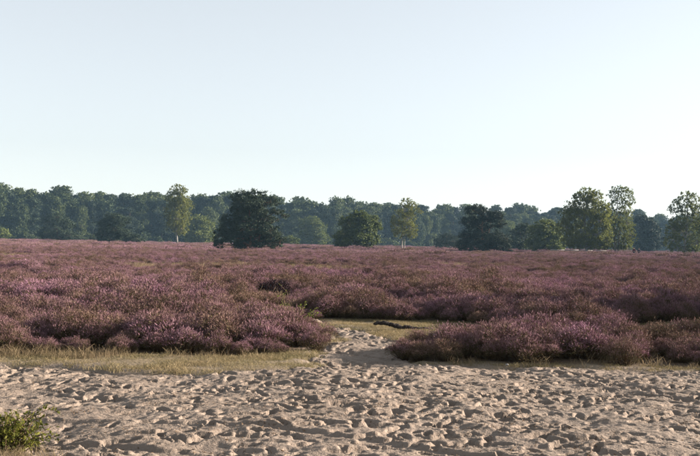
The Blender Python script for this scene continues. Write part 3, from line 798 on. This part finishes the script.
for px_, d_, sd, lb in ((199, 385, 116, 'pale green edge tree just right of the slender birch'), (312, 420, 117, 'pale green edge tree beside the small shrub'),
                        (507, 470, 118, 'yellowish green edge tree between dark pine and rounded trees'), (648, 330, 119, 'blue-green dense edge tree behind the walkers')):
    plant_tree('oak_tree', px_, d_, [(0, 24, 8, 5), (-6, 19, 8, 7), (6, 17, 9, 7), (0, 12, 12, 8), (-8, 7, 8, 6), (9, 6, 8, 6), (0, 4, 13, 4)] if sd != 119 else
               [(-8, 33, 6, 5), (0, 30, 7, 6), (-8, 25, 8, 8), (3, 22, 9, 8), (-5, 14, 12, 9), (8, 12, 9, 8), (0, 6, 14, 6)],
               lb, 22, 0.3, 0.3, 7000, M['oak'] if sd != 119 else M['pine'], M['oak_bark'], sd, 'oak')
# scrub oak just outside the picture on the right, whose shade lies on the bank
plant_tree('scrub_oak', 350 + 12.6 / 22.9 * 972, 22.9, [(0, 95, 62, 28), (-25, 65, 66, 30), (30, 60, 66, 30), (0, 34, 75, 28)], 'low scrub oak on the bank at the end of the grassy lane', 95, 0.08, 0.07, 14000, M['oak'], M['oak_bark'], 120, 'oak')

# ------------------------------------------------------------------ the woods behind: individual trees, three rows deep
wood_kinds = []
for q in range(7):
    rl = np.random.default_rng(900 + q)
    hT = 20.0; lob = []
    pine_ = q >= 5
    for k in range(24 if not pine_ else 20):
        h = rl.uniform(0.12, 0.93) if not pine_ else rl.uniform(0.2, 0.95)
        wmax = 4.6 * math.sqrt(max(0.05, 1 - ((h - 0.45) / 0.56) ** 2)) if not pine_ else 3.8 * (1.05 - h * 0.75)
        an = rl.uniform(0, 6.28); rr = rl.uniform(0.2, 0.75) * wmax
        s_ = rl.uniform(1.8, 3.0)
        lob.append((math.cos(an) * rr, math.sin(an) * rr, h * hT, s_ * 1.1, s_ * 1.1, s_ * (0.9 if not pine_ else 0.55)))
    lob.append((0, 0, hT * 0.92, 1.6, 1.6, 1.5))
    wood_kinds.append((tree_meshes(lob, hT * 0.92, 0.32, 0.40, 5500, M['wood_leaf'] if not pine_ else M['pine'], M['oak_bark'], 950 + q, 'oak' if not pine_ else 'pine'), pine_))
TOPX = [-40, 0, 20, 42, 65, 80, 105, 155, 200, 225, 290, 300, 320, 350, 380, 400, 430, 445, 465, 500, 515, 535, 555, 600, 640, 655, 670, 740]
TOPY = [186, 185, 188, 193, 187, 192, 195, 195, 197, 196, 200, 197, 203, 197, 206, 205, 208, 206, 208, 207, 205, 210, 209, 210, 211, 216, 216, 217]
rw = np.random.default_rng(77)
MARKS = [(0, 'the light green shrub'), (57, 'the dull green pine'), (115, 'the wide skirted pine'), (177, 'the slender birch'), (250, 'the lone bushy pine'),
         (305, 'the pine-side shrub'), (358, 'the round yellow-green oak'), (403, 'the thin yellowing birch'), (447, 'the small spreading pine'), (483, 'the two-peaked dark pine'),
         (540, 'the broad round oak'), (586, 'the full-crowned birch'), (616, 'the see-through tall birch'), (645, 'the two walkers'), (690, 'the lone airy birch')]
def wood_dist(p): return np.interp(p, [-40, 0, 350, 640, 740], [395, 400, 480, 590, 600])
for row in range(4):
    p = -38.0 + row * 3
    while p < 742:
        dd = float(wood_dist(p)) + row * 11 + rw.uniform(-3, 3)
        s_ = dd / 972.0
        top = (236.5 + 0.0185 * p - np.interp(p, TOPX, TOPY)) * s_ + 1.6
        hgt = float(top) * (rw.uniform(0.70, 0.92) if row == 0 else rw.uniform(0.84, 1.08))
        k = int(rw.integers(0, 7)); (tm, cm), pine_ = wood_kinds[k]
        x = (p - 350) / 972.0 * dd
        sc_ = hgt / 20.0; wsc = sc_ * rw.uniform(0.85, 1.15)
        mark = min(MARKS, key=lambda q: abs(q[0] - p))[1]
        lb = ('dark conifer' if pine_ else ('slim green broadleaf tree' if wsc < sc_ * 0.95 else 'wide green broadleaf tree' if wsc > sc_ * 1.06 else 'green broadleaf tree'))
        lb += (' at the woods edge behind ' if row == 0 else ' deep in the woods behind ') + mark
        o = root('forest_pine' if pine_ else 'forest_tree', (x, dd, float(base(np.array(x), np.array(dd))) - 0.1), lb, 'tree',
                 'conifers of the woods' if pine_ else 'broadleaf trees of the woods', rw.uniform(0, 6.28), (wsc, wsc, sc_))
        link('trunk', tm, o); link('crown', cm, o)
        p += rw.uniform(4.4, 6.6) / s_ * sc_
# undergrowth along the foot of the woods
ug = []
for q in range(3):
    rl = np.random.default_rng(1200 + q)
    lob = [(rl.uniform(-3, 3), rl.uniform(-1, 1), rl.uniform(0.8, 2.6), 1.7, 1.4, 1.3) for _ in range(6)]
    ug.append(tree_meshes(lob, 2.5, 0.06, 0.3, 1500, M['wood_leaf'], M['oak_bark'], 1210 + q, 'oak'))
p = -36.0
while p < 740:
    dd = float(wood_dist(p)) - 4 + rw.uniform(-2, 2); s_ = dd / 972.0
    x = (p - 350) * s_; tm, cm = ug[int(rw.integers(0, 3))]
    k = rw.uniform(0.7, 1.35)
    o = root('undergrowth_shrub', (x, dd, float(base(np.array(x), np.array(dd))) - 0.1), 'low dark green shrub at the foot of the woods behind ' + min(MARKS, key=lambda q: abs(q[0] - p))[1], 'shrub', 'shrubs at the foot of the woods', rw.uniform(-0.4, 0.4), (k, k, k))
    link('stems', tm, o); link('foliage', cm, o)
    p += rw.uniform(3.5, 6.5) / s_

# ------------------------------------------------------------------ low pale rail before the birches
def box(g, x0, x1, y0, y1, z0, z1):
    v = [(x, y, z) for x in (x0, x1) for y in (y0, y1) for z in (z0, z1)]
    g.add(v, None, [(0, 1, 3, 2), (4, 6, 7, 5), (0, 4, 5, 1), (2, 3, 7, 6), (0, 2, 6, 4), (1, 5, 7, 3)])
fx0, fx1, fd = (551 - 350) / 972 * 206, (607 - 350) / 972 * 206, 206.0
t = root('rail_fence', ((fx0 + fx1) / 2, fd, float(base(np.array((fx0 + fx1) / 2), np.array(fd)))), 'low pale wooden rail running behind the full birch', 'fence')
hl = (fx1 - fx0) / 2
for k in range(5):
    xx = -hl + k * hl / 2
    g = Geo(); box(g, xx - 0.07, xx + 0.07, -0.07, 0.07, -0.3, 1.0); link('post', g.mesh('post', [M['rail']]), t)
for k in range(4):
    a0 = -hl + k * hl / 2
    g = Geo(); g.tube([(a0 + 0.02, -0.12, 0.93), (a0 + hl / 4, -0.12, 0.91), (a0 + hl / 2 - 0.02, -0.12, 0.93)], [0.08, 0.085, 0.08], 8); link('rail', g.mesh('rail', [M['rail']], True), t)

# ------------------------------------------------------------------ two walkers far out on the heath
def flat_mat(name, c, r=0.9):
    k = NT(name); n = k.noise(14, 3)
    return k.principled(k.ramp(n, [(0.3, tuple(v * 0.8 for v in c)), (0.7, c)]), r, spec=0.15)
skin_m = flat_mat('skin', (0.45, 0.28, 0.21), 0.6); dark_m = flat_mat('dark_cloth', (0.022, 0.024, 0.032)); red_m = flat_mat('red_cloth', (0.06, 0.013, 0.017)); hair_m = flat_mat('hair', (0.05, 0.032, 0.02))
def skinned(name, verts, edges, radii, mat, parent, rooti=0):
    me = bpy.data.meshes.new(name); me.from_pydata(verts, edges, []); me.materials.append(mat)
    o = link(name, me, parent)
    md = o.modifiers.new('skin', 'SKIN'); md.use_smooth_shade = True
    sv = me.skin_vertices[0].data if me.skin_vertices else None
    if sv is None:
        bpy.context.view_layer.objects.active = o
        bpy.context.view_layer.update()
        sv = me.skin_vertices[0].data
    for i, r_ in enumerate(radii):
        sv[i].radius = r_ if hasattr(r_, '__len__') else (r_, r_); sv[i].use_root = (i == rooti)
    s2 = o.modifiers.new('smooth', 'SUBSURF'); s2.levels = 1; s2.render_levels = 2
    return o
def person(px_, dist, hgt, label, top_mat, rz, stride):
    x = (px_ - 350) / 972 * dist
    t = root('person', (x, dist, float(base(np.array(x), np.array(dist)))), label, 'person', None, rz, hgt / 1.75)
    a = stride
    # joints: pelvis, waist, chest, neck, head base, crown; legs; arms
    J = dict(pel=(0, 0, .95), wai=(0, 0, 1.1), che=(0, .01, 1.33), nek=(0, 0, 1.48), hd=(0, .01, 1.58), tp=(0, .01, 1.70),
             hl=(-.09, 0, .9), kl=(-.1, .12 * a, .5), al=(-.1, -.02 + .16 * a, .08), tl=(-.1, .14 + .16 * a, .035),
             hr=(.09, 0, .9), kr=(.1, .02 - .05 * a, .5), ar=(.1, -.28 * a, .1), tr=(.1, .13 - .28 * a, .035),
             sl=(-.17, 0, 1.40), el=(-.24, -.1 * a, 1.13), wl=(-.24, .04 - .12 * a, .90), sr=(.17, 0, 1.40), er=(.24, .06 * a, 1.13), wr=(.22, .2 * a, .92))
    ky = list(J); ix = {k: i for i, k in enumerate(ky)}
    E = [('pel', 'wai'), ('wai', 'che'), ('che', 'nek'), ('nek', 'hd'), ('hd', 'tp'), ('pel', 'hl'), ('hl', 'kl'), ('kl', 'al'), ('al', 'tl'), ('pel', 'hr'), ('hr', 'kr'), ('kr', 'ar'), ('ar', 'tr'),
         ('che', 'sl'), ('sl', 'el'), ('el', 'wl'), ('che', 'sr'), ('sr', 'er'), ('er', 'wr')]
    rad = dict(pel=(.14, .1), wai=(.13, .09), che=(.15, .1), nek=.055, hd=.085, tp=.08, hl=.085, kl=.058, al=.042, tl=.035, hr=.085, kr=.058, ar=.042, tr=.035, sl=.06, el=.042, wl=.032, sr=.06, er=.042, wr=.032)
    skinned('body', [J[k] for k in ky], [(ix[a_], ix[b_]) for a_, b_ in E], [rad[k] for k in ky], skin_m, t)
    def wear(name, keys, mat, grow):
        kk = list(keys); i2 = {k: i for i, k in enumerate(kk)}
        skinned(name, [J[k] for k in kk], [(i2[a_], i2[b_]) for a_, b_ in E if a_ in i2 and b_ in i2],
                [tuple(v + grow for v in rad[k]) if hasattr(rad[k], '__len__') else rad[k] + grow for k in kk], mat, t)
    wear('jacket', ['pel', 'wai', 'che', 'sl', 'el', 'wl', 'sr', 'er', 'wr'], top_mat, .028)
    wear('trousers', ['pel', 'hl', 'kl', 'al', 'hr', 'kr', 'ar'], dark_m, .02)
    g = Geo(); u = np.linspace(0.02, math.pi * 0.62, 6)
    g.tube(np.stack([0 * u, 0 * u - 0.01, 1.64 + np.cos(u) * .125], 1), np.sin(u) * .112 + .004, 10); link('hair', g.mesh('hair', [hair_m], True), t)
    for s_, k in ((-1, 'l'), (1, 'r')):
        g = Geo(); ax, ay, az = J['a' + k]
        g.tube([(ax, ay - .09, az - .045), (ax, ay, az - .03), (ax, ay + .12, az - .05), (ax, ay + .2, az - .055)], [.03, .05, .045, .025], 8); link('shoe', g.mesh('shoe', [dark_m], True), t)
person(634.3, 190, 1.78, 'person in dark red jacket walking across the heath', red_m, 2.6, 1)
person(639.2, 191, 1.68, 'person in black clothes walking just right of the red jacket', dark_m, 2.9, -1)

# ------------------------------------------------------------------ evening haze
k = NT('haze')
k.t.nodes.remove(k.out); k.out = k.n('ShaderNodeOutputMaterial')
pv = k.n('ShaderNodeVolumePrincipled')
pv.inputs['Color'].default_value = (0.42, 0.70, 1.0, 1)
pv.inputs['Density'].default_value = 0.00011
pv.inputs['Anisotropy'].default_value = 0.0
k.l(pv.outputs[0], k.out.inputs['Volume'])
g = Geo(); box(g, -4200, 4200, -4200, 4200, -3, 30)
hz_o = link('haze', g.mesh('haze', [k.m]))
tag(hz_o, 'thin blue evening haze over the whole heath', 'haze', kind='stuff')
